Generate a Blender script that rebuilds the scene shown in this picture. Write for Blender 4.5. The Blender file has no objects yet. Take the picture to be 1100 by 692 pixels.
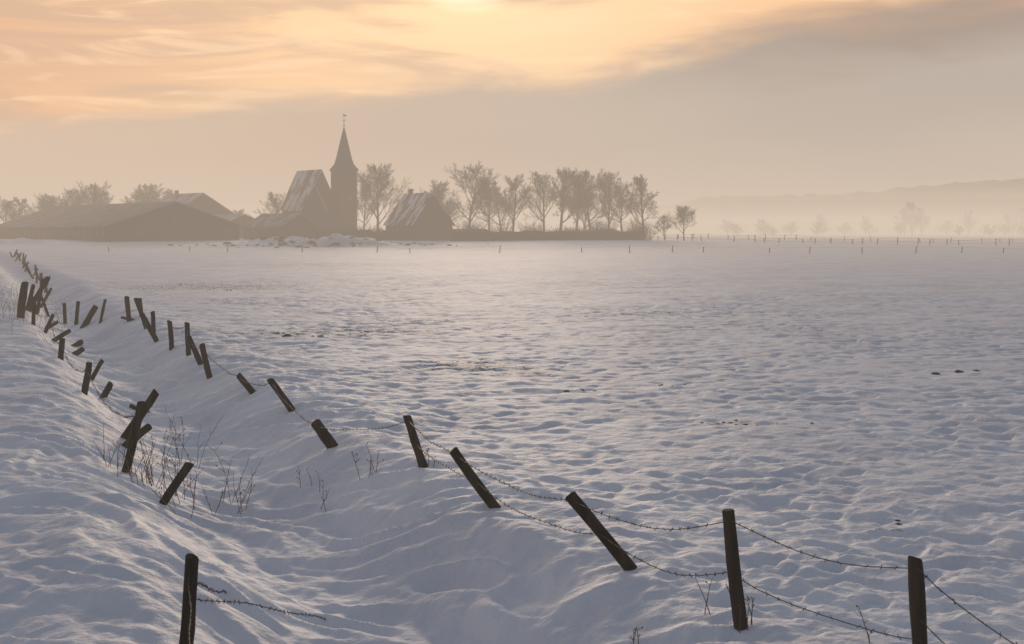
import bpy, math, random
import numpy as np
from mathutils import Vector
random.seed(7); rng=np.random.default_rng(7)
F=1528.0; HV=246.0; CH=3.3
C=bpy.context.scene.collection

# ---------------------------------------------------------------- noise / terrain
def vn(x,y,seed=0):
    xi=np.floor(x).astype(np.int64); yi=np.floor(y).astype(np.int64)
    fx=x-xi; fy=y-yi; fx=fx*fx*fx*(fx*(fx*6-15)+10); fy=fy*fy*fy*(fy*(fy*6-15)+10)
    def h(a,b):
        k=((a&0xfffff)*374761393+(b&0xfffff)*668265263+seed*1446650167)&0xffffffff
        k=((k^(k>>13))*1274126177)&0xffffffff
        return (k^(k>>16))/4294967296.0
    a=h(xi,yi);b=h(xi+1,yi);c=h(xi,yi+1);d=h(xi+1,yi+1)
    return (a+(b-a)*fx)*(1-fy)+(c+(d-c)*fx)*fy-0.5
def rn(x,y,f,seed,ang=0.5):
    c,s=math.cos(ang),math.sin(ang)
    return vn((x*c-y*s)*f+17.3*seed,(x*s+y*c)*f+5.1*seed,seed)
def ss(x,a,b):
    t=np.clip((x-a)/(b-a),0,1); return t*t*(3-2*t)
_ty=np.linspace(-60,700,7601)
_tx=np.interp(_ty,[-60,0,8,11.1,17.1,19.5,28.5,36.3,48.5,53.6,93,174,260,700],
                  [22,3.4,0.7,-0.5,-2.7,-3.6,-6.8,-9.9,-14.3,-16.4,-31,-63,-98,-280])
_k=np.ones(31)/31; _txs=np.convolve(np.pad(_tx,15,mode='edge'),_k,mode='valid')
def xc(y): return np.interp(y,_ty,_txs)
def terrain(x,y):
    x=np.asarray(x,float); y=np.asarray(y,float)
    d=np.sqrt(y*y+x*x*0.3)+1
    s=(x-xc(y))*0.93; a=np.abs(s+0.25*rn(x,y,0.5,3))
    z=-0.72*(1-ss(a,0.1,2.2))+0.08*np.exp(-((a-2.6)/0.8)**2)
    # drifts along the ditch
    al=-0.36*x+0.93*y; ac=0.93*x+0.36*y
    w=rn(x,y,0.45,5)*1.6
    lodd=np.clip(1.5-d/45,0,1)
    dr=vn(ac*1.1+al*0.55+w,al*0.28-ac*0.1,11)*0.10+vn(ac*2.6+al*1.3+w*2,al*0.7,12)*0.085+lodd*vn(ac*5.2+al*2.6+w*3,al*1.5,13)*0.065
    r=np.abs(vn(ac*2.2+al*1.2+w*2,al*0.8,15))
    dr=dr-0.09*np.clip(r*3,0,1)+lodd*0.045*rn(x,y,3.1,16,1.3)+lodd*0.028*rn(x,y,6.7,17,.2)
    nearb=np.exp(-(s/3.8)**2)
    z=z+dr*nearb*np.clip(60/d,0,1)
    # pasture lumps: trampled areas alternate with smooth ones
    fld=ss(s,1.0,3.2); lft=ss(-s,1.5,4)
    lod2=np.clip(1.6-d/90,0,1); lod3=np.clip(1.6-d/45,0,1); lod4=np.clip(1.6-d/25,0,1)
    n1=rn(x,y,0.9,21,0.3); n2=rn(x,y,2.1,22,1.1); n3=rn(x,y,4.4,23,2.0); n4=rn(x,y,9.3,26,0.9)
    hoof=rn(x,y,3.4,27,.7)
    am=rn(x,y,.16,28)+.5*rn(x,y,.43,29); amp=.55+.9*ss(am,-.35,.35)
    lum=0.05*n1+amp*(lod2*(0.036*n2-0.05*ss(hoof,.10,.34))+lod3*(0.038*n3+lod4*0.026*n4))
    z=z+lum*(0.1+0.9*fld+0.6*lft)
    z=z+lft*(0.12*rn(x,y,0.35,31)+0.07*rn(x,y,1.0,32)+lodd*.05*vn(x*1.2+w,y*2.6,33))
    z=z+0.14*rn(x,y,0.06,41)+0.06*rn(x,y,0.19,42)+ss(d,150,300)*0.25*rn(x,y,0.05,44)
    # village rise and manure heap
    z=z+1.0*ss(y,215,290)*(1-ss(x,20,110))*(1-ss(y,520,800))
    g=np.exp(-(((x+34)/15)**2+((y-246)/7)**2)**1.5)
    z=z+g*(1.1+1.5*rn(x,y,0.35,51)+1.0*rn(x,y,0.9,52))
    g=np.exp(-(((x+92)/10)**2+((y-262)/6)**2))
    z=z+g*(0.7+1.0*rn(x,y,0.4,53))
    return z
def th(x,y): return float(terrain(np.array([x]),np.array([y]))[0])
_gy=5*np.exp(np.linspace(0,math.log(120),9000))
def at(u,v):
    tx=(u-550)/F; zz=CH-(v-HV)/F*_gy
    hh=terrain(tx*_gy,_gy); i=np.argmax(zz<hh)
    if not (zz<hh).any(): i=len(_gy)-1
    y=_gy[i]; return Vector((tx*y,y,float(hh[i])))
def px(u,v,d): return Vector(((u-550)/F*d,d,CH-(v-HV)/F*d))

# ---------------------------------------------------------------- material helpers
def newmat(name):
    m=bpy.data.materials.new(name); m.use_nodes=True
    nt=m.node_tree; return m,nt,nt.nodes['Principled BSDF'],nt.nodes['Material Output']
def N(nt,t,**k):
    n=nt.nodes.new(t)
    for a,b in k.items():
        if a.startswith('i_'): n.inputs[a[2:].replace('_',' ')].default_value=b
        else: setattr(n,a,b)
    return n
def mixed(name,c1,c2,scale=3,rough=0.85,stretch=(1,1,1),lo=.4,hi=.6,bump=0.3,bscale=None,bd=0.01,det=4):
    m,nt,b,o=newmat(name); L=nt.links.new
    tc=N(nt,'ShaderNodeTexCoord'); mp=N(nt,'ShaderNodeMapping'); mp.inputs['Scale'].default_value=stretch
    L(tc.outputs['Object'],mp.inputs[0])
    n=N(nt,'ShaderNodeTexNoise'); n.inputs['Scale'].default_value=scale; n.inputs['Detail'].default_value=det
    L(mp.outputs[0],n.inputs['Vector'])
    r=N(nt,'ShaderNodeValToRGB'); r.color_ramp.elements[0].position=lo; r.color_ramp.elements[1].position=hi
    r.color_ramp.elements[0].color=(*c1,1); r.color_ramp.elements[1].color=(*c2,1)
    L(n.outputs['Fac'],r.inputs[0]); L(r.outputs[0],b.inputs['Base Color']); b.inputs['Roughness'].default_value=rough
    b.inputs['Specular IOR Level'].default_value=0.2
    if bump:
        n2=N(nt,'ShaderNodeTexNoise'); n2.inputs['Scale'].default_value=bscale or scale*4; n2.inputs['Detail'].default_value=3
        L(mp.outputs[0],n2.inputs['Vector'])
        bp=N(nt,'ShaderNodeBump'); bp.inputs['Strength'].default_value=bump; bp.inputs['Distance'].default_value=bd
        L(n2.outputs['Fac'],bp.inputs['Height']); L(bp.outputs[0],b.inputs['Normal'])
    return m
M_wood=mixed('weathered_wood',(.008,.006,.005),(.050,.035,.027),scale=9,stretch=(1,1,.12),bump=.8,bscale=20,bd=.012)
M_bark=mixed('bark',(.028,.020,.016),(.05,.037,.028),scale=2,bump=0,det=0)
M_twig=mixed('dry_stem',(.10,.06,.035),(.20,.13,.08),scale=5,bump=0)
M_brick=mixed('brick_wall',(.05,.031,.023),(.095,.062,.047),scale=2.5,bump=.2)
M_dark=mixed('dark_boards',(.028,.022,.018),(.055,.044,.036),scale=2,stretch=(4,4,.3),bump=.2)
M_glass=mixed('window_glass',(.03,.035,.04),(.06,.06,.07),scale=1,rough=.2,bump=0)
M_roof=mixed('snowy_tile_roof',(.07,.052,.044),(.46,.44,.44),scale=.55,lo=.42,hi=.68,bump=.2)
M_roofs=mixed('snow_streaked_roof',(.06,.045,.04),(.62,.60,.60),scale=.5,lo=.45,hi=.57,stretch=(.5,1.3,.6),bump=.1)
M_roofb=mixed('thin_snow_barn_roof',(.09,.073,.06),(.30,.27,.255),scale=.3,lo=.34,hi=.74,bump=.1)
M_slate=mixed('slate_spire',(.03,.026,.025),(.055,.048,.045),scale=2,bump=.1)
M_wall=mixed('rendered_wall',(.12,.10,.085),(.18,.15,.12),scale=2,bump=.1)
M_snowcap=mixed('snow_cap',(.74,.76,.80),(.82,.83,.85),scale=8,bump=.3)
M_iron=mixed('rusty_wire',(.035,.025,.02),(.09,.055,.035),scale=30,bump=0,rough=.6)
M_dirt=mixed('clod_earth',(.04,.028,.02),(.10,.075,.05),scale=12,bump=.6)

# ---------------------------------------------------------------- mesh helpers
def mesh_obj(name,verts,faces,mats,parent=None,mi=None,smooth=False):
    me=bpy.data.meshes.new(name); me.from_pydata([tuple(v) for v in verts],[],faces)
    for m in (mats if isinstance(mats,(list,tuple)) else [mats]): me.materials.append(m)
    if mi is not None: me.polygons.foreach_set('material_index',mi)
    if smooth: me.polygons.foreach_set('use_smooth',[True]*len(me.polygons))
    me.update(); o=bpy.data.objects.new(name,me); C.objects.link(o)
    if parent: o.parent=parent
    return o
def empty(name,loc=(0,0,0),rz=0):
    e=bpy.data.objects.new(name,None); e.location=loc; e.rotation_euler=(0,0,rz); e.empty_display_size=.5
    C.objects.link(e); return e
class MB:
    def __init__(s): s.v=[];s.f=[];s.m=[]
    def tube(s,pts,rads,sides=4,cap=True,mi=0,jit=0):
        base=len(s.v); n=len(pts)
        cs=[(math.cos(2*math.pi*k/sides),math.sin(2*math.pi*k/sides)) for k in range(sides)]
        for i,p in enumerate(pts):
            t=(pts[min(i+1,n-1)]-pts[max(i-1,0)]); 
            if t.length<1e-9: t=Vector((0,0,1))
            t.normalize()
            a=t.orthogonal().normalized() if i==0 else (a-t*a.dot(t)).normalized()
            b=t.cross(a)
            for ck,sk in cs:
                r=rads[i]*(1+(random.uniform(-jit,jit) if jit else 0))
                s.v.append(p+a*(ck*r)+b*(sk*r))
        for i in range(n-1):
            for k in range(sides):
                k2=(k+1)%sides
                s.f.append((base+i*sides+k,base+i*sides+k2,base+(i+1)*sides+k2,base+(i+1)*sides+k)); s.m.append(mi)
        if cap:
            s.f.append(tuple(base+k for k in range(sides))[::-1]); s.m.append(mi)
            s.f.append(tuple(base+(n-1)*sides+k for k in range(sides))); s.m.append(mi)
    def box(s,a,b,mi=0):
        x0,y0,z0=a;x1,y1,z1=b;o=len(s.v)
        s.v+= [Vector(p) for p in [(x0,y0,z0),(x1,y0,z0),(x1,y1,z0),(x0,y1,z0),(x0,y0,z1),(x1,y0,z1),(x1,y1,z1),(x0,y1,z1)]]
        for f in [(0,3,2,1),(4,5,6,7),(0,1,5,4),(1,2,6,5),(2,3,7,6),(3,0,4,7)]:
            s.f.append(tuple(o+i for i in f)); s.m.append(mi)
    def poly(s,pts,mi=0):
        o=len(s.v); s.v+=[Vector(p) for p in pts]; s.f.append(tuple(range(o,o+len(pts)))); s.m.append(mi)
    def obj(s,name,mats,parent=None,smooth=False): return mesh_obj(name,s.v,s.f,mats,parent,s.m,smooth)

# ---------------------------------------------------------------- ground sheet
def ground():
    c=4.0
    S=np.concatenate([np.arange(-3.2,0.9,.06),np.arange(.9,5.2,.003),np.arange(5.2,5.9,.006),np.linspace(5.9,7.75,90)])
    Y=c*np.sinh(S)
    fine=np.arange(-.42,.4201,.0021)
    sh=np.concatenate([np.arange(.43,.9,.012),np.geomspace(.92,9,26)])
    T=np.concatenate([-sh[::-1],fine,sh])
    X=T[None,:]*np.sqrt(Y*Y+c*c)[:,None]; YY=np.repeat(Y[:,None],len(T),1)
    Z=terrain(X,YY)
    ny,nx=X.shape
    co=np.stack([X,YY,Z],-1).reshape(-1,3).astype(np.float32)
    me=bpy.data.meshes.new('snowy_ground'); me.vertices.add(ny*nx); me.vertices.foreach_set('co',co.ravel())
    i=np.arange(ny*nx).reshape(ny,nx)
    q=np.stack([i[:-1,:-1],i[:-1,1:],i[1:,1:],i[1:,:-1]],-1).reshape(-1,4).astype(np.int32)
    nf=len(q); me.loops.add(nf*4); me.loops.foreach_set('vertex_index',q.ravel())
    me.polygons.add(nf); me.polygons.foreach_set('loop_start',np.arange(0,nf*4,4,dtype=np.int32))
    me.polygons.foreach_set('loop_total',np.full(nf,4,dtype=np.int32))
    me.polygons.foreach_set('use_smooth',np.ones(nf,dtype=bool)); me.update(calc_edges=True)
    g=np.zeros(ny*nx); x=co[:,0].astype(float); y=co[:,1].astype(float)
    for (u,v,rx,ry,k) in [(515,394,2.2,2.4,1.05),(560,403,1.6,.8,.9),(395,357,4,2.8,1),(300,357,3,2,.95),(225,308,8,8,1.05),(250,322,5,3,.75),
                          (740,335,9,4,.65),(480,345,7,2,.75),(790,455,.6,.35,1.1),(640,362,4,1.5,.65),(980,565,.6,.25,.65),(860,352,5,2,.65),
                          (960,310,16,6,.55),(620,300,20,7,.65),(400,285,20,12,.8),(360,262,14,8,1.15)]:
        p=at(u,v); g=np.maximum(g,k*np.exp(-(((x-p.x)/rx)**2+((y-p.y)/ry)**2)))
    at_=me.attributes.new('grass','FLOAT','POINT'); at_.data.foreach_set('value',g.astype(np.float32))
    me.materials.append(snow()); o=bpy.data.objects.new('snowy_ground',me); C.objects.link(o)
def snow():
    m,nt,b,o=newmat('snow'); L=nt.links.new
    tc=N(nt,'ShaderNodeTexCoord'); P=tc.outputs['Object']
    def noise(sc,det=4,dist=0):
        n=N(nt,'ShaderNodeTexNoise'); n.inputs['Scale'].default_value=sc; n.inputs['Detail'].default_value=det; n.inputs['Distortion'].default_value=dist
        L(P,n.inputs['Vector']); return n.outputs['Fac']
    def mth(op,a,bb=None,c=None,clamp=False):
        n=N(nt,'ShaderNodeMath',operation=op,use_clamp=clamp)
        for i,q in enumerate((a,bb,c)):
            if q is None: continue
            if isinstance(q,(int,float)): n.inputs[i].default_value=q
            else: L(q,n.inputs[i])
        return n.outputs[0]
    r=N(nt,'ShaderNodeValToRGB'); r.color_ramp.elements[0].color=(.71,.725,.765,1); r.color_ramp.elements[1].color=(.86,.865,.88,1)
    r.color_ramp.elements[0].position=.36; r.color_ramp.elements[1].position=.60; L(noise(.35,6),r.inputs[0])
    at_=N(nt,'ShaderNodeAttribute',attribute_name='grass')
    f=noise(7,6)
    f=mth('ADD',f,mth('MULTIPLY',at_.outputs['Fac'],.20))
    mask=mth('MULTIPLY',mth('SUBTRACT',f,.680,clamp=True),15,clamp=True)
    mask=mth('MULTIPLY',mask,mth('MULTIPLY',at_.outputs['Fac'],1.4,clamp=True))
    mask=mth('MULTIPLY',mask,.8)
    mx=N(nt,'ShaderNodeMix',data_type='RGBA'); L(mask,mx.inputs[0]); L(r.outputs[0],mx.inputs[6]); mx.inputs[7].default_value=(.18,.12,.078,1)
    L(mx.outputs[2],b.inputs['Base Color']); b.inputs['Roughness'].default_value=.7; b.inputs['Specular IOR Level'].default_value=.2
    h=mth('ADD',mth('MULTIPLY',noise(4.2,5),1.0),mth('MULTIPLY',noise(16,3),.30))
    bp=N(nt,'ShaderNodeBump'); bp.inputs['Strength'].default_value=.55; bp.inputs['Distance'].default_value=.085
    L(h,bp.inputs['Height']); L(bp.outputs[0],b.inputs['Normal'])
    return m
ground()

# ---------------------------------------------------------------- fences
def add_post(parent,top,foot,r,name='post'):
    d=(top-foot); n=d.normalized(); mb=MB()
    base=foot-n*.35
    k=7; pts=[];rad=[]
    bend=Vector((random.uniform(-1,1),random.uniform(-1,1),0))*.02*d.length
    for i in range(k):
        t=i/(k-1); pts.append(base+(top-base)*t+bend*math.sin(t*math.pi)); rad.append(r*(1.06-.12*t)*random.uniform(.96,1.04))
    pts.append(top+n*r*.18); rad.append(r*.70)
    mb.tube(pts,rad,10,jit=.09)
    sl=Vector((random.uniform(-.35,.35),random.uniform(-.35,.35),0))
    for i in range(len(mb.v)-20,len(mb.v)):
        q=mb.v[i]-top; mb.v[i]=mb.v[i]+n*(q.dot(sl))
    return mb.obj(name,[M_wood],parent)
def fence(name,posts,wires,base_r=.058,extra=()):
    e=empty(name); P=[]
    for q in posts:
        tu,tv,fu,fv=q[:4]; r=q[4] if len(q)>4 else base_r
        f=at(fu,fv); t=px(tu,tv,f.y)
        add_post(e,t,f,r); P.append((f,t,r))
    mb=MB()
    for (i,fi,j,fj,sag,) in wires:
        a=P[i][0].lerp(P[i][1],fi)+Vector((0,-P[i][2]-.006,0)); b=P[j][0].lerp(P[j][1],fj)+Vector((0,-P[j][2]-.006,0))
        wire(mb,a,b,sag)
    for (i,fi,u,v,sag) in extra:
        a=P[i][0].lerp(P[i][1],fi)+Vector((0,-P[i][2]-.006,0)); wire(mb,a,at(u,v)-Vector((0,0,.03)),sag,snap=-.05)
    if mb.v: mb.obj('barbed_wire',[M_iron],e)
    return e,P
def wire(mb,a,b,sag,r=.0046,snap=.03):
    L=(b-a).length; n=max(8,int(L/.25)); pts=[]
    ph=random.uniform(0,6)
    for i in range(n+1):
        t=i/n; p=a.lerp(b,t); p.z-=sag*4*t*(1-t); 
        if 0<i<n: p.z+=.012*math.sin(t*L*3+ph); p.x+=.01*math.sin(t*L*4.3+ph)
        p.z=max(p.z,th(p.x,p.y)+snap)
        pts.append(p)
    mb.tube(pts,[r]*len(pts),4,cap=False)
    s=.06
    while s<L:
        t=s/L; k=min(n-1,int(t*n)); p=pts[k].lerp(pts[k+1],t*n-k)
        for _ in range(2):
            q=Vector((random.uniform(-1,1),random.uniform(-1,1),random.uniform(-1,1))).normalized()*.022
            mb.tube([p-q,p+q],[.0035,.0025],3)
        s+=.12
R=[(1180,735,1195,790,.055),(983,600,988,722),(782,549,797,674,.056),(612,532,676,611,.060),(487,484,532,544,.062),(437,447,455,502,.06),(339,454,357,480,.09),
   (290,408,313,441,.065),(256,403,272,422,.065),(217,370,226,406,.07),(203,362,216,391,.07),(201,347,203,382,.07),(182,345,184,375,.07),
   (152,337,168,367,.08),(164,335,165,360,.07),(146,321,157,352,.08),(150,321,152,340,.08),(136,319,139,344,.09),(130,341,143,344,.05),(113,322,108,347,.06),(103,329,90,351,.12),
   (84,324,82,349,.08),(69,326,70,348,.08)]
W=[]
for i in range(0,5):
    W.append((i,.93,i+1,.93,[.10,.10,.14,.10,.05][i])); W.append((i,.50,i+1,.48,[.15,.12,.16,.14,.06][i]))
for i in range(5,12): W.append((i,.92,i+1,.9,.10))
W[3]=(1,.30,2,.45,.08)
fence('barbed_wire_fence',R,W)
Lf=[(212,770,205,900,.05),(206,599,198,705,.055),(204,498,176,541,.058),(168,421,133,471,.075),(160,458,134,480,.065),(152,432,134,507,.06),(140,436,156,443,.05),(96,390,90,423,.07),(110,387,98,408,.06),(119,412,111,427,.075),
    (67,364,65,385,.08),(75,355,58,366,.075),(88,367,80,372,.10),(89,375,82,380,.09),(57,338,49,357,.07),(62,346,52,352,.07),(37,325,36,349,.07),
    (27,304,23,341,.14),(52,298,31,334,.11),(46,300,40,336,.08),(36,306,29,333,.09),(55,310,44,330,.08),(43,315,52,340,.06),(33,312,40,338,.05)]
W=[(0,.9,1,.85,.1),(5,.8,7,.8,.3),(7,.8,10,.8,.3),(10,.8,14,.8,.3)]
fence('barbed_wire_fence',Lf,W,extra=[(1,.80,244,634,.02),(1,.62,350,663,-.02)])
far=[]
for i in range(26):
    t=i/25; u=52-38*t**.8+random.uniform(-3,3); v=318-43*t**.7+random.uniform(-1,1)
    hgt=(20-12*t); far.append((u+random.uniform(-9,9)*(1-t*.5),v-hgt*random.uniform(.5,1),u,v,.06+.03*t))
fence('wooden_fence',far,[])

def long_fence(name,pts,step,h,r,wires=2,wr=.008,miss=.12):
    e=empty(name); mb=MB(); wb=MB(); last=None
    for (a,b) in zip(pts[:-1],pts[1:]):
        a=Vector(a);b=Vector(b);L=(b-a).length;n=int(L/step)
        for i in range(n):
            if random.random()<miss: continue
            p=a.lerp(b,(i+random.uniform(-.3,.3))/n); z=th(p.x,p.y)
            hh=h*random.uniform(.7,1.15); q=Vector((p.x+random.uniform(-.16,.16),p.y,z+hh)); f=Vector((p.x,p.y,z-.2))
            mb.tube([f,q],[r*1.1,r],6)
            if last is not None and wires:
                for w in range(wires):
                    k=(w+1)/wires*.92
                    wb.tube([last[0].lerp(last[1],k),f.lerp(q,k)],[wr,wr],3,cap=False)
            last=(f,q)
    mb.obj('posts',[M_wood],e)
    if wb.v: wb.obj('wires',[M_iron],e)
long_fence('pasture_fence',[(30,290),(62,275),(110,268),(160,262)],3.0,1.3,.085,2,.025)
long_fence('pasture_fence',[(36,345),(90,345),(190,340)],4,1.3,.09,2,.02)
long_fence('pasture_fence',[(-66,205),(-30,200),(-12,192),(8,200)],9,.9,.055,1)
long_fence('pasture_fence',[(8,200),(60,192),(110,188)],6,.9,.06,1)

# ---------------------------------------------------------------- dry weeds
def weeds(name,spots):
    mb=MB()
    for (u,v,n,h,spread) in spots:
        p0=at(u,v)
        for _ in range(n):
            x=p0.x+random.gauss(0,spread);y=p0.y+random.gauss(0,spread); z=th(x,y)-.03
            d=Vector((random.gauss(0,.28),random.gauss(0,.28),1)).normalized(); hh=h*random.uniform(.45,1.1)
            pts=[Vector((x,y,z))]
            for k in range(5):
                pts.append(pts[-1]+d*hh/5); d=(d+Vector((random.gauss(0,.10),random.gauss(0,.10),-.02))).normalized()
            mb.tube(pts,[.0055,.005,.0045,.004,.0035,.002],3)
            for k in range(random.randint(1,5)):
                i=random.randint(2,5); q=Vector((random.gauss(0,.6),random.gauss(0,.6),.8)).normalized()*hh*random.uniform(.08,.25)
                mb.tube([pts[i],pts[i]+q],[.0035,.002],3)
                if random.random()<.4: mb.tube([pts[i]+q,pts[i]+q*1.2],[.010,.006],4)
    mb.obj(name,[M_twig])
weeds('dry_grass',[(150,520,12,.6,.22),(175,525,16,.8,.25),(205,548,8,.7,.25),(240,540,5,.9,.12),(262,550,4,.9,.05),(130,505,8,.6,.2),(185,500,6,.9,.2),(210,500,3,1.0,.05)])
weeds('dry_grass',[(410,505,6,.45,.15),(340,520,3,.35,.2),(350,545,2,.4,.1),(463,500,3,.3,.1)])
weeds('dry_grass',[(803,676,5,.45,.07),(757,660,2,.4,.03),(683,700,3,.35,.05),(935,690,2,.3,.05)])
weeds('dry_grass',[(20,345,30,1.1,.6),(40,338,30,1.2,.9),(10,335,20,1.0,.9),(60,372,6,.6,.4)])

# molehills / clods
mb=MB()
def clod(x,y,r):
    z=th(x,y); o=len(mb.v); n=9; rings=[(1.0,-.05),(.85,.28),(.5,.5),(.15,.58)]
    for a,(rr,zz) in enumerate(rings):
        for k in range(n):
            an=2*math.pi*k/n; q=r*rr*random.uniform(.75,1.25)
            mb.v.append(Vector((x+q*math.cos(an)*1.5,y+q*math.sin(an),z+r*zz*random.uniform(.7,1.2))))
    for a in range(3):
        for k in range(n):
            mb.f.append((o+a*n+k,o+a*n+(k+1)%n,o+(a+1)*n+(k+1)%n,o+(a+1)*n+k)); mb.m.append(0)
    mb.f.append(tuple(o+3*n+k for k in range(n))); mb.m.append(0)
for (u,v,r,n) in [(627,421,.05,3),(720,414,.045,4),(1032,400,.065,4),(316,361,.09,5),(300,358,.06,3),(398,360,.05,3),(780,455,.025,7),(800,456,.03,3),(965,563,.022,3),(885,455,.025,1),
                  (540,395,.025,9),(500,390,.025,8),(200,306,.06,4),(250,312,.06,3)]:
    p=at(u,v)
    for _ in range(n):
        s=r*9 if n>5 else r*2.5; clod(p.x+random.gauss(0,s*1.8),p.y+random.gauss(0,s),r*random.uniform(.4,1.1))
for _ in range(130): 
    clod(-34+random.gauss(0,10),246+random.gauss(0,5),random.uniform(.12,.45))
mb.obj('dirt_clods',[M_dirt])

# ---------------------------------------------------------------- buildings
YAW=math.atan2(.587,.81)
def gable_building(name,u,v_apex,d,width,length,eave_v,base_z=None,wall=M_brick,roof=M_roof,windows=2,door=True,over=.35,chim=True,parent=None,yaw=YAW):
    a=px(u,v_apex,d); zr=a.z; ze=CH-(eave_v-HV)/F*d
    bz=(th(a.x,a.y)-.6) if base_z is None else base_z
    e=empty(name,(a.x,a.y,0),yaw)
    if parent: e.parent=parent
    h=width/2; wm=MB(); zr2=zr-.18
    P=[(-h,0,bz),(h,0,bz),(h,0,ze),(0,0,zr2),(-h,0,ze)]; Q=[(x,length,z) for x,y,z in P]
    wm.poly(P); wm.poly(Q[::-1]); wm.poly([P[0],P[4],Q[4],Q[0]]); wm.poly([P[1],Q[1],Q[2],P[2]])
    wm.obj('walls',[wall],e)
    rm=MB(); sl=(zr-ze)/h; t=.22
    for s in (-1,1):
        x1=s*(h+over); z1=ze-sl*over+.02
        y0=-over;y1=length+over
        v=[(0,y0,zr+t),(0,y1,zr+t),(x1,y1,z1+t),(x1,y0,z1+t),(0,y0,zr),(0,y1,zr),(x1,y1,z1),(x1,y0,z1)]
        v=[Vector((p[0]+s*.002,p[1],p[2])) for p in v]; o=len(rm.v); rm.v+=v
        for f in [(0,1,2,3),(7,6,5,4),(0,3,7,4),(1,5,6,2),(3,2,6,7)]:
            rm.f.append(tuple(o+i for i in f)); rm.m.append(0)
    rm.obj('roof',[roof],e)
    zg=th(a.x,a.y)
    wn=MB(); fr=MB()
    def win(x,z,w=.9,hh=1.2):
        fr.box((x-w/2-.08,-.05,z-.08),(x+w/2+.08,-.003,z+hh+.08)); wn.box((x-w/2,-.08,z),(x+w/2,-.052,z+hh)); fr.box((x-.03,-.10,z),(x+.03,-.082,z+hh)); fr.box((x-w/2-.12,-.14,z-.14),(x+w/2+.12,-.052,z-.082))
    for i in range(windows):
        x=-h+width*(i+.5)/windows
        if not(door and abs(x)<1.0): win(x,zg+1.0)
    if zr-ze>3: win(0,ze+.6,.8,1.1)
    for k in range(int(length/3.5)):
        y=1.8+k*3.5
        if y<length-1: 
            wn.box((-h-.08,y-.45,zg+1.0),(-h-.05,y+.45,zg+2.1)); fr.box((-h-.048,y-.55,zg+.9),(-h-.003,y+.55,zg+2.2))
    wn.obj('windows',[M_glass],e); fr.obj('window_frames',[M_wall],e)
    if door:
        db=MB(); w=.55 if width<15 else 2.0; hh=2.1 if width<15 else 2.6
        db.box((-w,-.09,zg),(w,-.003,zg+hh)); db.box((-.03,-.12,zg),(.03,-.092,zg+hh)); db.obj('door',[M_dark],e)
    if chim:
        cb=MB(); y=length*.8; cb.box((-.35,y-.35,zr-.6),(.35,y+.35,zr+1.0)); cb.box((-.42,y-.42,zr+1.0),(.42,y+.42,zr+1.12)); cb.obj('chimney',[M_brick],e)
    return e
gable_building('cattle_barn',188,217.5,280,27.5,72,243,wall=M_dark,roof=M_roofb,windows=6,over=.8,chim=False)
gable_building('farmhouse',218,208,345,17,20,231,roof=M_roofs,windows=4)
gable_building('farm_shed',262,231,330,14,26,243,wall=M_dark,roof=M_roofs,windows=2,chim=False)
gable_building('farm_shed',322,230,292,9,17,244,wall=M_dark,roof=M_roof,windows=2,chim=False)
gable_building('brick_house',465,208,285,9.4,10.5,240,roof=M_roofs,windows=3)
gable_building('garden_shed',652,247,292,5,7,252,wall=M_dark,roof=M_roof,windows=1,chim=False,yaw=YAW-.9)
gable_building('garden_shed',520,247,290,6,12,253,wall=M_dark,roof=M_roof,windows=2,chim=False,yaw=YAW+.5)
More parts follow.
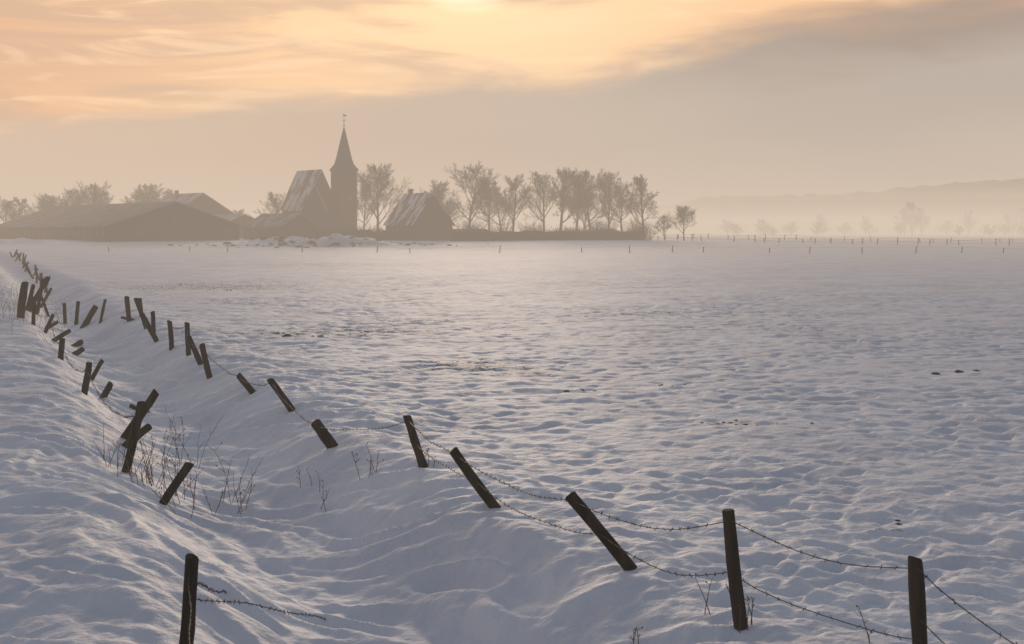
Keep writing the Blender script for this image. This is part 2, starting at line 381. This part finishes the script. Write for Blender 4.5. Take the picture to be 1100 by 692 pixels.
def church():
    root=empty('church',(0,0,0))
    nave=gable_building('nave',345,183,310,7.7,11,222,roof=M_roofs,windows=0,door=False,chim=False,parent=root)
    ann=gable_building('choir',337,198,304,5.6,6.0,224,roof=M_roofs,windows=0,door=False,chim=False,parent=root)
    def arch(parent,x,y,z,w,h,side):
        mb=MB(); pts=[(-w/2,0),(w/2,0),(w/2,h)]+[(w/2*math.cos(a),h+w*.8*math.sin(a)) for a in (.5,1.0,1.57,2.1,2.6)]+[(-w/2,h)]
        if side=='y': mb.poly([(x+p,y,z+q) for p,q in pts])
        else: mb.poly([(x,y-p,z+q) for p,q in pts])
        mb.obj('arched_window',[M_glass],parent)
    for y in (2,5.5,9): arch(nave,-3.87,y,3.2,1.0,2.8,'x')
    arch(nave,2.2,-.02,4.0,1.0,2.6,'y'); arch(ann,0,-.02,4.0,1.1,3,'y')
    c=px(369.5,246,313); T=empty('tower',(c.x,c.y,0),YAW); T.parent=root
    zt=CH+(HV-182.5)/F*313; zs=CH+(HV-136)/F*313; h=2.12; g=th(c.x,c.y)-.6
    mb=MB(); mb.box((-h,-h,g),(h,h,zt)); 
    mb.obj('tower_walls',[M_brick],T)
    mb=MB()
    for z in (6.2,11.0): mb.box((-h-.10,-h-.10,z),(h+.10,h+.10,z+.22))
    mb.box((-h-.16,-h-.16,zt-.3),(h+.16,h+.16,zt-.01)); mb.obj('string_courses',[M_brick],T)
    for s in (-.8,.8):
        arch(T,s,-h-.03,12.3,.7,1.7,'y'); arch(T,-h-.03,s,12.3,.7,1.7,'x')
    arch(T,0,-h-.03,1.4,1.3,1.8,'y'); arch(T,0,-h-.03,7.5,.7,1.5,'y')
    mb=MB(); mb.tube([Vector((0,-h-.02,10.0)),Vector((0,-h-.12,10.0))],[.62,.62],24); mb.obj('clock_face',[M_wall],T)
    mb=MB(); H=h+.28
    def ring(r,z,sq): 
        out=[]
        for k in range(16):
            an=2*math.pi*k/16; cx,sy=math.cos(an),math.sin(an)
            m=max(abs(cx),abs(sy)); rs=r/m; 
            oc=r/ max(abs(cx),abs(sy),abs(cx+sy)/1.414,abs(cx-sy)/1.414)
            rr=rs*sq+oc*(1-sq); out.append(Vector((cx*rr,sy*rr,z)))
        return out
    hs=zs-zt
    rings=[ring(H,zt+.004,1),ring(H*.90,zt+hs*.05,.8),ring(H*.80,zt+hs*.14,.35),ring(H*.68,zt+hs*.26,0),ring(H*.40,zt+hs*.58,0),ring(H*.14,zt+hs*.87,0),ring(.06,zs,0)]
    for r in rings: mb.v+=r
    for i in range(len(rings)-1):
        for k in range(16):
            mb.f.append((i*16+k,i*16+(k+1)%16,(i+1)*16+(k+1)%16,(i+1)*16+k)); mb.m.append(0)
    mb.f.append(tuple(range(16))[::-1]); mb.m.append(0)
    mb.obj('spire',[M_slate],T)
    mb=MB(); z=zs
    mb.tube([Vector((0,0,z-.3)),Vector((0,0,z+2.5))],[.07,.05],6); mb.tube([Vector((-.55,0,z+1.35)),Vector((.55,0,z+1.35))],[.05,.05],5)
    mb.tube([Vector((0,0,z+.1)),Vector((0,0,z+.3)),Vector((0,0,z+.5))],[.05,.22,.05],8)
    mb.v+= [Vector(p) for p in [(-.1,0,z+2.3),(.5,0,z+2.25),(.7,0,z+2.6),(.3,.03,z+2.5),(0,0,z+2.75),(-.35,0,z+2.6)]]; k=len(mb.v)-6
    mb.f.append(tuple(range(k,k+6))); mb.m.append(0)
    mb.obj('cross_and_weathercock',[M_iron],T)
church()

def wall(name,pts,h,mat,t=.35):
    mb=MB()
    for (a,b) in zip(pts[:-1],pts[1:]):
        a=Vector(a);b=Vector(b);n=max(2,int((b-a).length/2)); nrm=Vector((-(b-a).y,(b-a).x)).normalized()*t/2
        for i in range(n):
            p=a.lerp(b,i/n);q=a.lerp(b,(i+1)/n); z=min(th(p.x,p.y),th(q.x,q.y))-.3; zt=max(th(p.x,p.y),th(q.x,q.y))+h*random.uniform(.9,1.08)
            c=[p-nrm,q-nrm,q+nrm,p+nrm]; o=len(mb.v)
            mb.v+=[Vector((w.x,w.y,z)) for w in c]+[Vector((w.x,w.y,zt)) for w in c]
            for f in [(0,1,5,4),(1,2,6,5),(2,3,7,6),(3,0,4,7)]: mb.f.append(tuple(o+k for k in f)); mb.m.append(0)
            mb.f.append((o+4,o+5,o+6,o+7)); mb.m.append(1)
    mb.obj(name,[mat,M_snowcap])
wall('garden_wall',[(-12,279),(-2,277),(12,279),(25,282)],1.8,M_dark)
wall('churchyard_wall',[(-52,290),(-34,286),(-22,284)],2.0,M_dark)

# ---------------------------------------------------------------- bare trees
def tree_mesh(name,seed,H=15,lev=4,spread=1.0,dens=1.0,trunk=.24,tw=.021,nch=(13,8,7,7)):
    rs=random.Random(seed); mb=MB()
    def grow(p,d,L,r,l):
        n=(6,5,3,2,1)[min(l,4)]; pts=[p.copy()]; rad=[r]; dd=d.copy()
        wob=(.05,.11,.12,.14,.1)[min(l,4)]
        for i in range(n):
            dd=(dd+Vector((rs.gauss(0,wob),rs.gauss(0,wob),rs.gauss(0,wob)+(.07 if l==1 else .03 if l else 0)))).normalized()
            pts.append(pts[-1]+dd*L/n); rad.append(max(r*(1-.75*(i+1)/n),tw*.6))
        mb.tube(pts,rad,(7,5,4,3,3)[min(l,4)],cap=False)
        if l>=lev: return
        nc=int(nch[l]*dens*rs.uniform(.85,1.15)+.5)
        for c in range(nc):
            t=(trunk+(1-trunk)*(c+rs.random())/nc) if l==0 else (.15+.85*(c+rs.random())/nc)
            t=min(t,.999); k=min(int(t*n),n-1); q=pts[k].lerp(pts[k+1],t*n-k); ax=(pts[k+1]-pts[k]).normalized()
            an=rs.uniform(-.5,.5)+c*2.4; o=ax.orthogonal().normalized(); o2=ax.cross(o); s=o*math.cos(an)+o2*math.sin(an)
            ang=rs.uniform(.40,.80)*(1.35 if l==0 and t<.55 else 1.0)
            nd=(ax*math.cos(ang)+s*math.sin(ang)); nd.z+=.10; nd.normalize()
            if l==0:
                q1=(t-trunk)/(1-trunk); cl=H*.48*spread*(math.sqrt(max(.06,1-(q1*1.0-.15)**2))*(1-.42*q1))*rs.uniform(.85,1.12)
            else: cl=L*rs.uniform(.38,.60)*(1.15-.5*t)
            grow(q,nd,cl,max(rad[k]*rs.uniform(.42,.60),tw),l+1)
    grow(Vector((0,0,-.4)),Vector((0,0,1)),H*.86,H*.021,0)
    me=bpy.data.meshes.new(name); me.from_pydata([tuple(v) for v in mb.v],[],mb.f); me.materials.append(M_bark); me.update()
    z=max(v.z for v in mb.v); return me,z
TV=[tree_mesh('tree_a',1,spread=1.05),tree_mesh('tree_b',2,spread=.88,trunk=.2),tree_mesh('tree_c',3,spread=1.15,trunk=.24),
    tree_mesh('tree_d',4,spread=.82,trunk=.26),tree_mesh('tree_e',5,spread=1.0,trunk=.18)]
def tree(u,vt,d,k,wx=1.0,name='bare_tree'):
    me,z=TV[k]; x=(u-550)/F*d; g=th(x,d); top=CH+(HV-vt)/F*d; s=(top-g)/z
    o=bpy.data.objects.new(name,me); o.location=(x,d,g); o.rotation_euler=(0,0,random.uniform(0,6.28)); o.scale=(s*wx,s*wx,s); C.objects.link(o)
for t in [(405,174,322,0,1.0),(391,194,330,3,.9),(503,172,318,2,1.05),(476,192,330,1,1.1),(460,200,340,4,1.1),(526,192,335,3,1.1),(550,186,322,1,1.05),(540,198,345,4,1.1),
          (584,183,322,4,1.0),(602,179,318,3,1.15),(618,182,335,1,1.1),(634,178,322,2,.9),(654,183,318,0,.95),(668,196,335,3,1.1),(691,187,300,3,1.0),
          (714,230,290,1,1.3),(735,220,288,0,1.1),(300,205,345,4,1.1),(95,193,372,2,1.3),(78,202,380,0,1.3),(112,204,390,1,1.3),(45,207,385,4,1.4),(22,211,380,1,1.4),(60,209,400,2,1.3),(5,214,372,3,1.5),(-14,210,380,2,1.3),
          (160,196,390,0,1.3),(172,202,400,4,1.3),(150,205,395,2,1.2),(255,224,350,1,1.4),(485,212,355,2,1.2),(626,205,350,4,1.2)]: tree(*t)
def shrubs(name,items,mat=M_bark):
    mb=MB()
    for (x,y,r,h,n) in items:
        g=th(x,y)
        for _ in range(n):
            a=random.uniform(0,6.28); q=r*math.sqrt(random.random()); p=Vector((x+q*math.cos(a)*.7,y+q*math.sin(a)*.7,g-.1))
            d=Vector((math.cos(a)*q/r*.7+random.gauss(0,.25),math.sin(a)*q/r*.7+random.gauss(0,.25),1)).normalized(); L=h*random.uniform(.5,1.05)
            p2=p+d*L*.5; d2=(d+Vector((random.gauss(0,.3),random.gauss(0,.3),.1))).normalized(); p3=p2+d2*L*.5
            mb.tube([p,p2,p3],[.035,.025,.015],3,cap=False)
            for k in range(3):
                b=p.lerp(p3,random.uniform(.3,.9)); mb.tube([b,b+Vector((random.gauss(0,.5),random.gauss(0,.5),random.uniform(.2,.9)))*h*.25],[.018,.010],3,cap=False)
    mb.obj(name,[mat])
shrubs('hedge',[(random.uniform(-14,28),random.uniform(284,300),random.uniform(1.2,2.2),random.choice([1.8,2.4,3.2,4.8]),80) for i in range(42)])
shrubs('hedge',[(random.uniform(-52,-18),random.uniform(292,300),1.8,random.uniform(2,4),60) for i in range(18)])
shrubs('hedge',[(random.uniform(-150,-95),random.uniform(300,360),2.5,random.uniform(2.5,5),60) for i in range(26)])
def far_mass(name,places,lod=3):
    off=0
    protos=[tree_mesh('far_proto',s,lev=3,tw=.05,trunk=.12,spread=1.1,nch=(14,9,8,5)) for s in (11,12)]
    arr=[]
    for me,z in protos:
        v=np.empty(len(me.vertices)*3,np.float32); me.vertices.foreach_get('co',v); arr.append((v.reshape(-1,3),np.array([p.vertices[:] for p in me.polygons]),z))
    V=[];Fc=[]
    for (x,y,h,w) in places:
        v,f,z=random.choice(arr); s=h/z; a=random.uniform(0,6.28); c,sn=math.cos(a),math.sin(a)
        q=np.stack([(v[:,0]*c-v[:,1]*sn)*s*w+x,(v[:,0]*sn+v[:,1]*c)*s*w+y,v[:,2]*s+th(x,y)-.5],-1); V.append(q); Fc.append(f+off); off+=len(q)
    V=np.concatenate(V);Fc=np.concatenate(Fc)
    mesh_obj(name,V.tolist(),Fc.tolist(),[M_bark])
    for me,_ in protos: bpy.data.meshes.remove(me)
pl=[]
for i in range(34):
    y=random.uniform(600,740); pl.append((random.uniform(.14,.42)*y,y,random.uniform(4,9),1.5))
for (u,v,d) in [(980,215,660),(972,222,680),(990,221,675),(1085,226,700),(880,228,700),(930,230,700),(1040,224,700),(1095,220,720)]:
    pl.append(((u-550)/F*d,d,CH+(HV-v)/F*d,1.0))
far_mass('distant_tree_row',pl)
def hill():
    xs=np.linspace(-700,1700,420); ys=np.linspace(1000,1900,90); X,Y=np.meshgrid(xs,ys)
    rid=34*ss(X,40,215)+10*ss(X,200,520)+3*np.sin(X/60)+4*rn(X,Y,.006,71)*2
    Z=rid*ss(Y,1000,1250)*(1-.5*ss(Y,1500,1900))-3
    wood=ss(Z,14,26); Z=Z+wood*(4.5*np.abs(rn(X,Y,.07,72))*2+3.5*rn(X,Y,.16,73))
    ny,nx=X.shape; i=np.arange(ny*nx).reshape(ny,nx)
    q=np.stack([i[:-1,:-1],i[:-1,1:],i[1:,1:],i[1:,:-1]],-1).reshape(-1,4)
    m=mixed('wooded_hillside',(.05,.045,.045),(.22,.21,.22),scale=.02,lo=.40,hi=.7,bump=0)
    mesh_obj('hill',np.stack([X,Y,Z],-1).reshape(-1,3).tolist(),q.tolist(),[m],smooth=True)
hill()

# ---------------------------------------------------------------- mist (homogeneous world-space volumes, haze light put in as emission)
def emissive_mist(name,a,b,dens,col):
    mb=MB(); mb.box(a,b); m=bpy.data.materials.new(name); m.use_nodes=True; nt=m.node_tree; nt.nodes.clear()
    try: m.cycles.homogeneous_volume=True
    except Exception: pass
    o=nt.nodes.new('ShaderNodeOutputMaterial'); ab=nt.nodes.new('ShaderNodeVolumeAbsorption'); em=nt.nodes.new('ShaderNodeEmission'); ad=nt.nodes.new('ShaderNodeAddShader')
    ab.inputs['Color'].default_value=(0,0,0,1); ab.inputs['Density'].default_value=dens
    em.inputs['Color'].default_value=(*col,1); em.inputs['Strength'].default_value=dens  # self-glow replaces scattered daylight and also brightens the scene
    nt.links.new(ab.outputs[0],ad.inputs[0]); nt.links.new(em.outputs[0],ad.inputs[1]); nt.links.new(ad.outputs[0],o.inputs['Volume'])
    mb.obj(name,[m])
emissive_mist('emissive_mist',(-2600,-120,-12),(2600,3200,30),.00175,(.70,.56,.44))
emissive_mist('emissive_ground_mist',(-900,400,-11),(1800,1700,11),.0030,(.74,.625,.515))

# ---------------------------------------------------------------- sky
SUN_EL=math.radians(10.5); SUN_T=-.03
w=bpy.data.worlds.new('World'); bpy.context.scene.world=w; w.use_nodes=True; nt=w.node_tree; L=nt.links.new
bg=nt.nodes['Background']
tc=N(nt,'ShaderNodeTexCoord'); sp=N(nt,'ShaderNodeSeparateXYZ'); L(tc.outputs['Generated'],sp.inputs[0])
X,Y,Z=sp.outputs
def mth(op,a,b=None,c=None,clamp=False):
    n=N(nt,'ShaderNodeMath',operation=op,use_clamp=clamp)
    for i,q in enumerate((a,b,c)):
        if q is None: continue
        if isinstance(q,(int,float)): n.inputs[i].default_value=q
        else: L(q,n.inputs[i])
    return n.outputs[0]
def sst(v,a,b,lo=0,hi=1):
    n=N(nt,'ShaderNodeMapRange',interpolation_type='SMOOTHSTEP'); L(v,n.inputs[0])
    for i,q in enumerate((a,b,lo,hi)): n.inputs[i+1].default_value=q
    return n.outputs[0]
def mixc(f,a,b):
    n=N(nt,'ShaderNodeMix',data_type='RGBA')
    if isinstance(f,(int,float)): n.inputs[0].default_value=f
    else: L(f,n.inputs[0])
    for i,q in ((6,a),(7,b)):
        if isinstance(q,tuple): n.inputs[i].default_value=(*q,1)
        else: L(q,n.inputs[i])
    return n.outputs[2]
def noise(scale,st,rot=(0,0,0),det=5,dist=.6,off=(0,0,0)):
    mp=N(nt,'ShaderNodeMapping'); mp.inputs['Scale'].default_value=st; mp.inputs['Rotation'].default_value=rot; mp.inputs['Location'].default_value=off
    L(tc.outputs['Generated'],mp.inputs[0]); n=N(nt,'ShaderNodeTexNoise'); n.inputs['Scale'].default_value=scale; n.inputs['Detail'].default_value=det; n.inputs['Distortion'].default_value=dist
    L(mp.outputs[0],n.inputs['Vector']); return n.outputs['Fac']
n1=noise(3.0,(1,1,5),rot=(0,.06,0),dist=0,det=3); n2=noise(4.2,(1,1,7),rot=(0,.16,0),off=(3,1,2),dist=1.3); n3=noise(11,(1,1,4),rot=(0,.2,0),off=(7,0,1),dist=.6)
n4=noise(6.5,(1,1,8),rot=(0,-.20,0),off=(1,5,3),dist=1.4)
e=mth('SUBTRACT',mth('SUBTRACT',Z,mth('MULTIPLY',X,.115)),.103)
e=mth('ADD',e,mth('MULTIPLY',mth('SUBTRACT',n1,.5),.035)); e=mth('ADD',e,mth('MULTIPLY',mth('SUBTRACT',n3,.5),.038))
m=sst(e,-.008,.014)
dx=mth('SUBTRACT',X,SUN_T); dz=mth('MULTIPLY',mth('SUBTRACT',Z,.178),1.5)
dist=mth('SQRT',mth('ADD',mth('MULTIPLY',dx,dx),mth('MULTIPLY',dz,dz)))
glow=mth('POWER',mth('SUBTRACT',1,mth('DIVIDE',dist,.42),clamp=True),1.3)
up=mixc(glow,(.92,.46,.22),(1.42,.97,.54))
up=mixc(mth('MULTIPLY',sst(n2,.62,.36),.62),up,(.62,.42,.30))
up=mixc(mth('MULTIPLY',sst(n4,.50,.66),.5),up,(1.32,.88,.52))
core=mth('POWER',mth('SUBTRACT',1,mth('DIVIDE',dist,.045),clamp=True),1.2)
up=mixc(core,up,(2.4,2.0,1.4))
low=mixc(sst(X,-.36,.30),(.70,.50,.355),(.43,.38,.34))
low=mixc(mth('MULTIPLY',sst(n1,.4,.65),.22),low,(.70,.58,.46))
front=mixc(m,low,up)
band=mth('MULTIPLY',mth('MULTIPLY',sst(e,-.034,-.002),sst(e,.032,.006)),sst(X,.04,.28))
front=mixc(mth('MULTIPLY',band,.85),front,(.31,.24,.205))
front=mixc(sst(Z,.22,.42),front,(.42,.40,.43))
sky=N(nt,'ShaderNodeTexSky',sky_type='NISHITA',sun_disc=False,sun_elevation=SUN_EL,sun_rotation=math.atan2(SUN_T,1)); sky.air_density=1.2; sky.dust_density=2
sk=N(nt,'ShaderNodeMix',data_type='RGBA',blend_type='MULTIPLY'); sk.inputs[0].default_value=1; L(sky.outputs[0],sk.inputs[6]); sk.inputs[7].default_value=(.06,.06,.06,1)
over=mixc(.5,sk.outputs[2],(.205,.265,.385))
back=mixc(sst(Z,0,.4),(.20,.23,.285),over)
fr=mth('MULTIPLY',sst(Y,-.1,.75),mth('SUBTRACT',1,sst(Z,.25,.6)))
col=mixc(fr,back,front)
L(col,bg.inputs['Color']); bg.inputs['Strength'].default_value=1.0
w.cycles.sampling_method='MANUAL'; w.cycles.sample_map_resolution=512

sd=bpy.data.lights.new('sun','SUN'); sd.energy=1.75; sd.angle=math.radians(11); sd.color=(1,.79,.60)
so=bpy.data.objects.new('sun',sd); C.objects.link(so)
dirv=Vector((SUN_T*math.cos(SUN_EL),math.cos(SUN_EL),math.sin(SUN_EL)))
so.rotation_euler=dirv.to_track_quat('Z','Y').to_euler()

cd=bpy.data.cameras.new('camera'); cam=bpy.data.objects.new('camera',cd); C.objects.link(cam)
cd.sensor_width=36; cd.lens=F/1100*36; cd.shift_y=-(346-HV)/1100; cd.clip_end=8000; cd.clip_start=.1
cd.dof.use_dof=True; cd.dof.focus_distance=20; cd.dof.aperture_fstop=4.5
cam.location=(0,0,CH); cam.rotation_euler=(math.radians(90),0,0)
bpy.context.scene.camera=cam
bpy.context.scene.view_settings.view_transform='Standard'
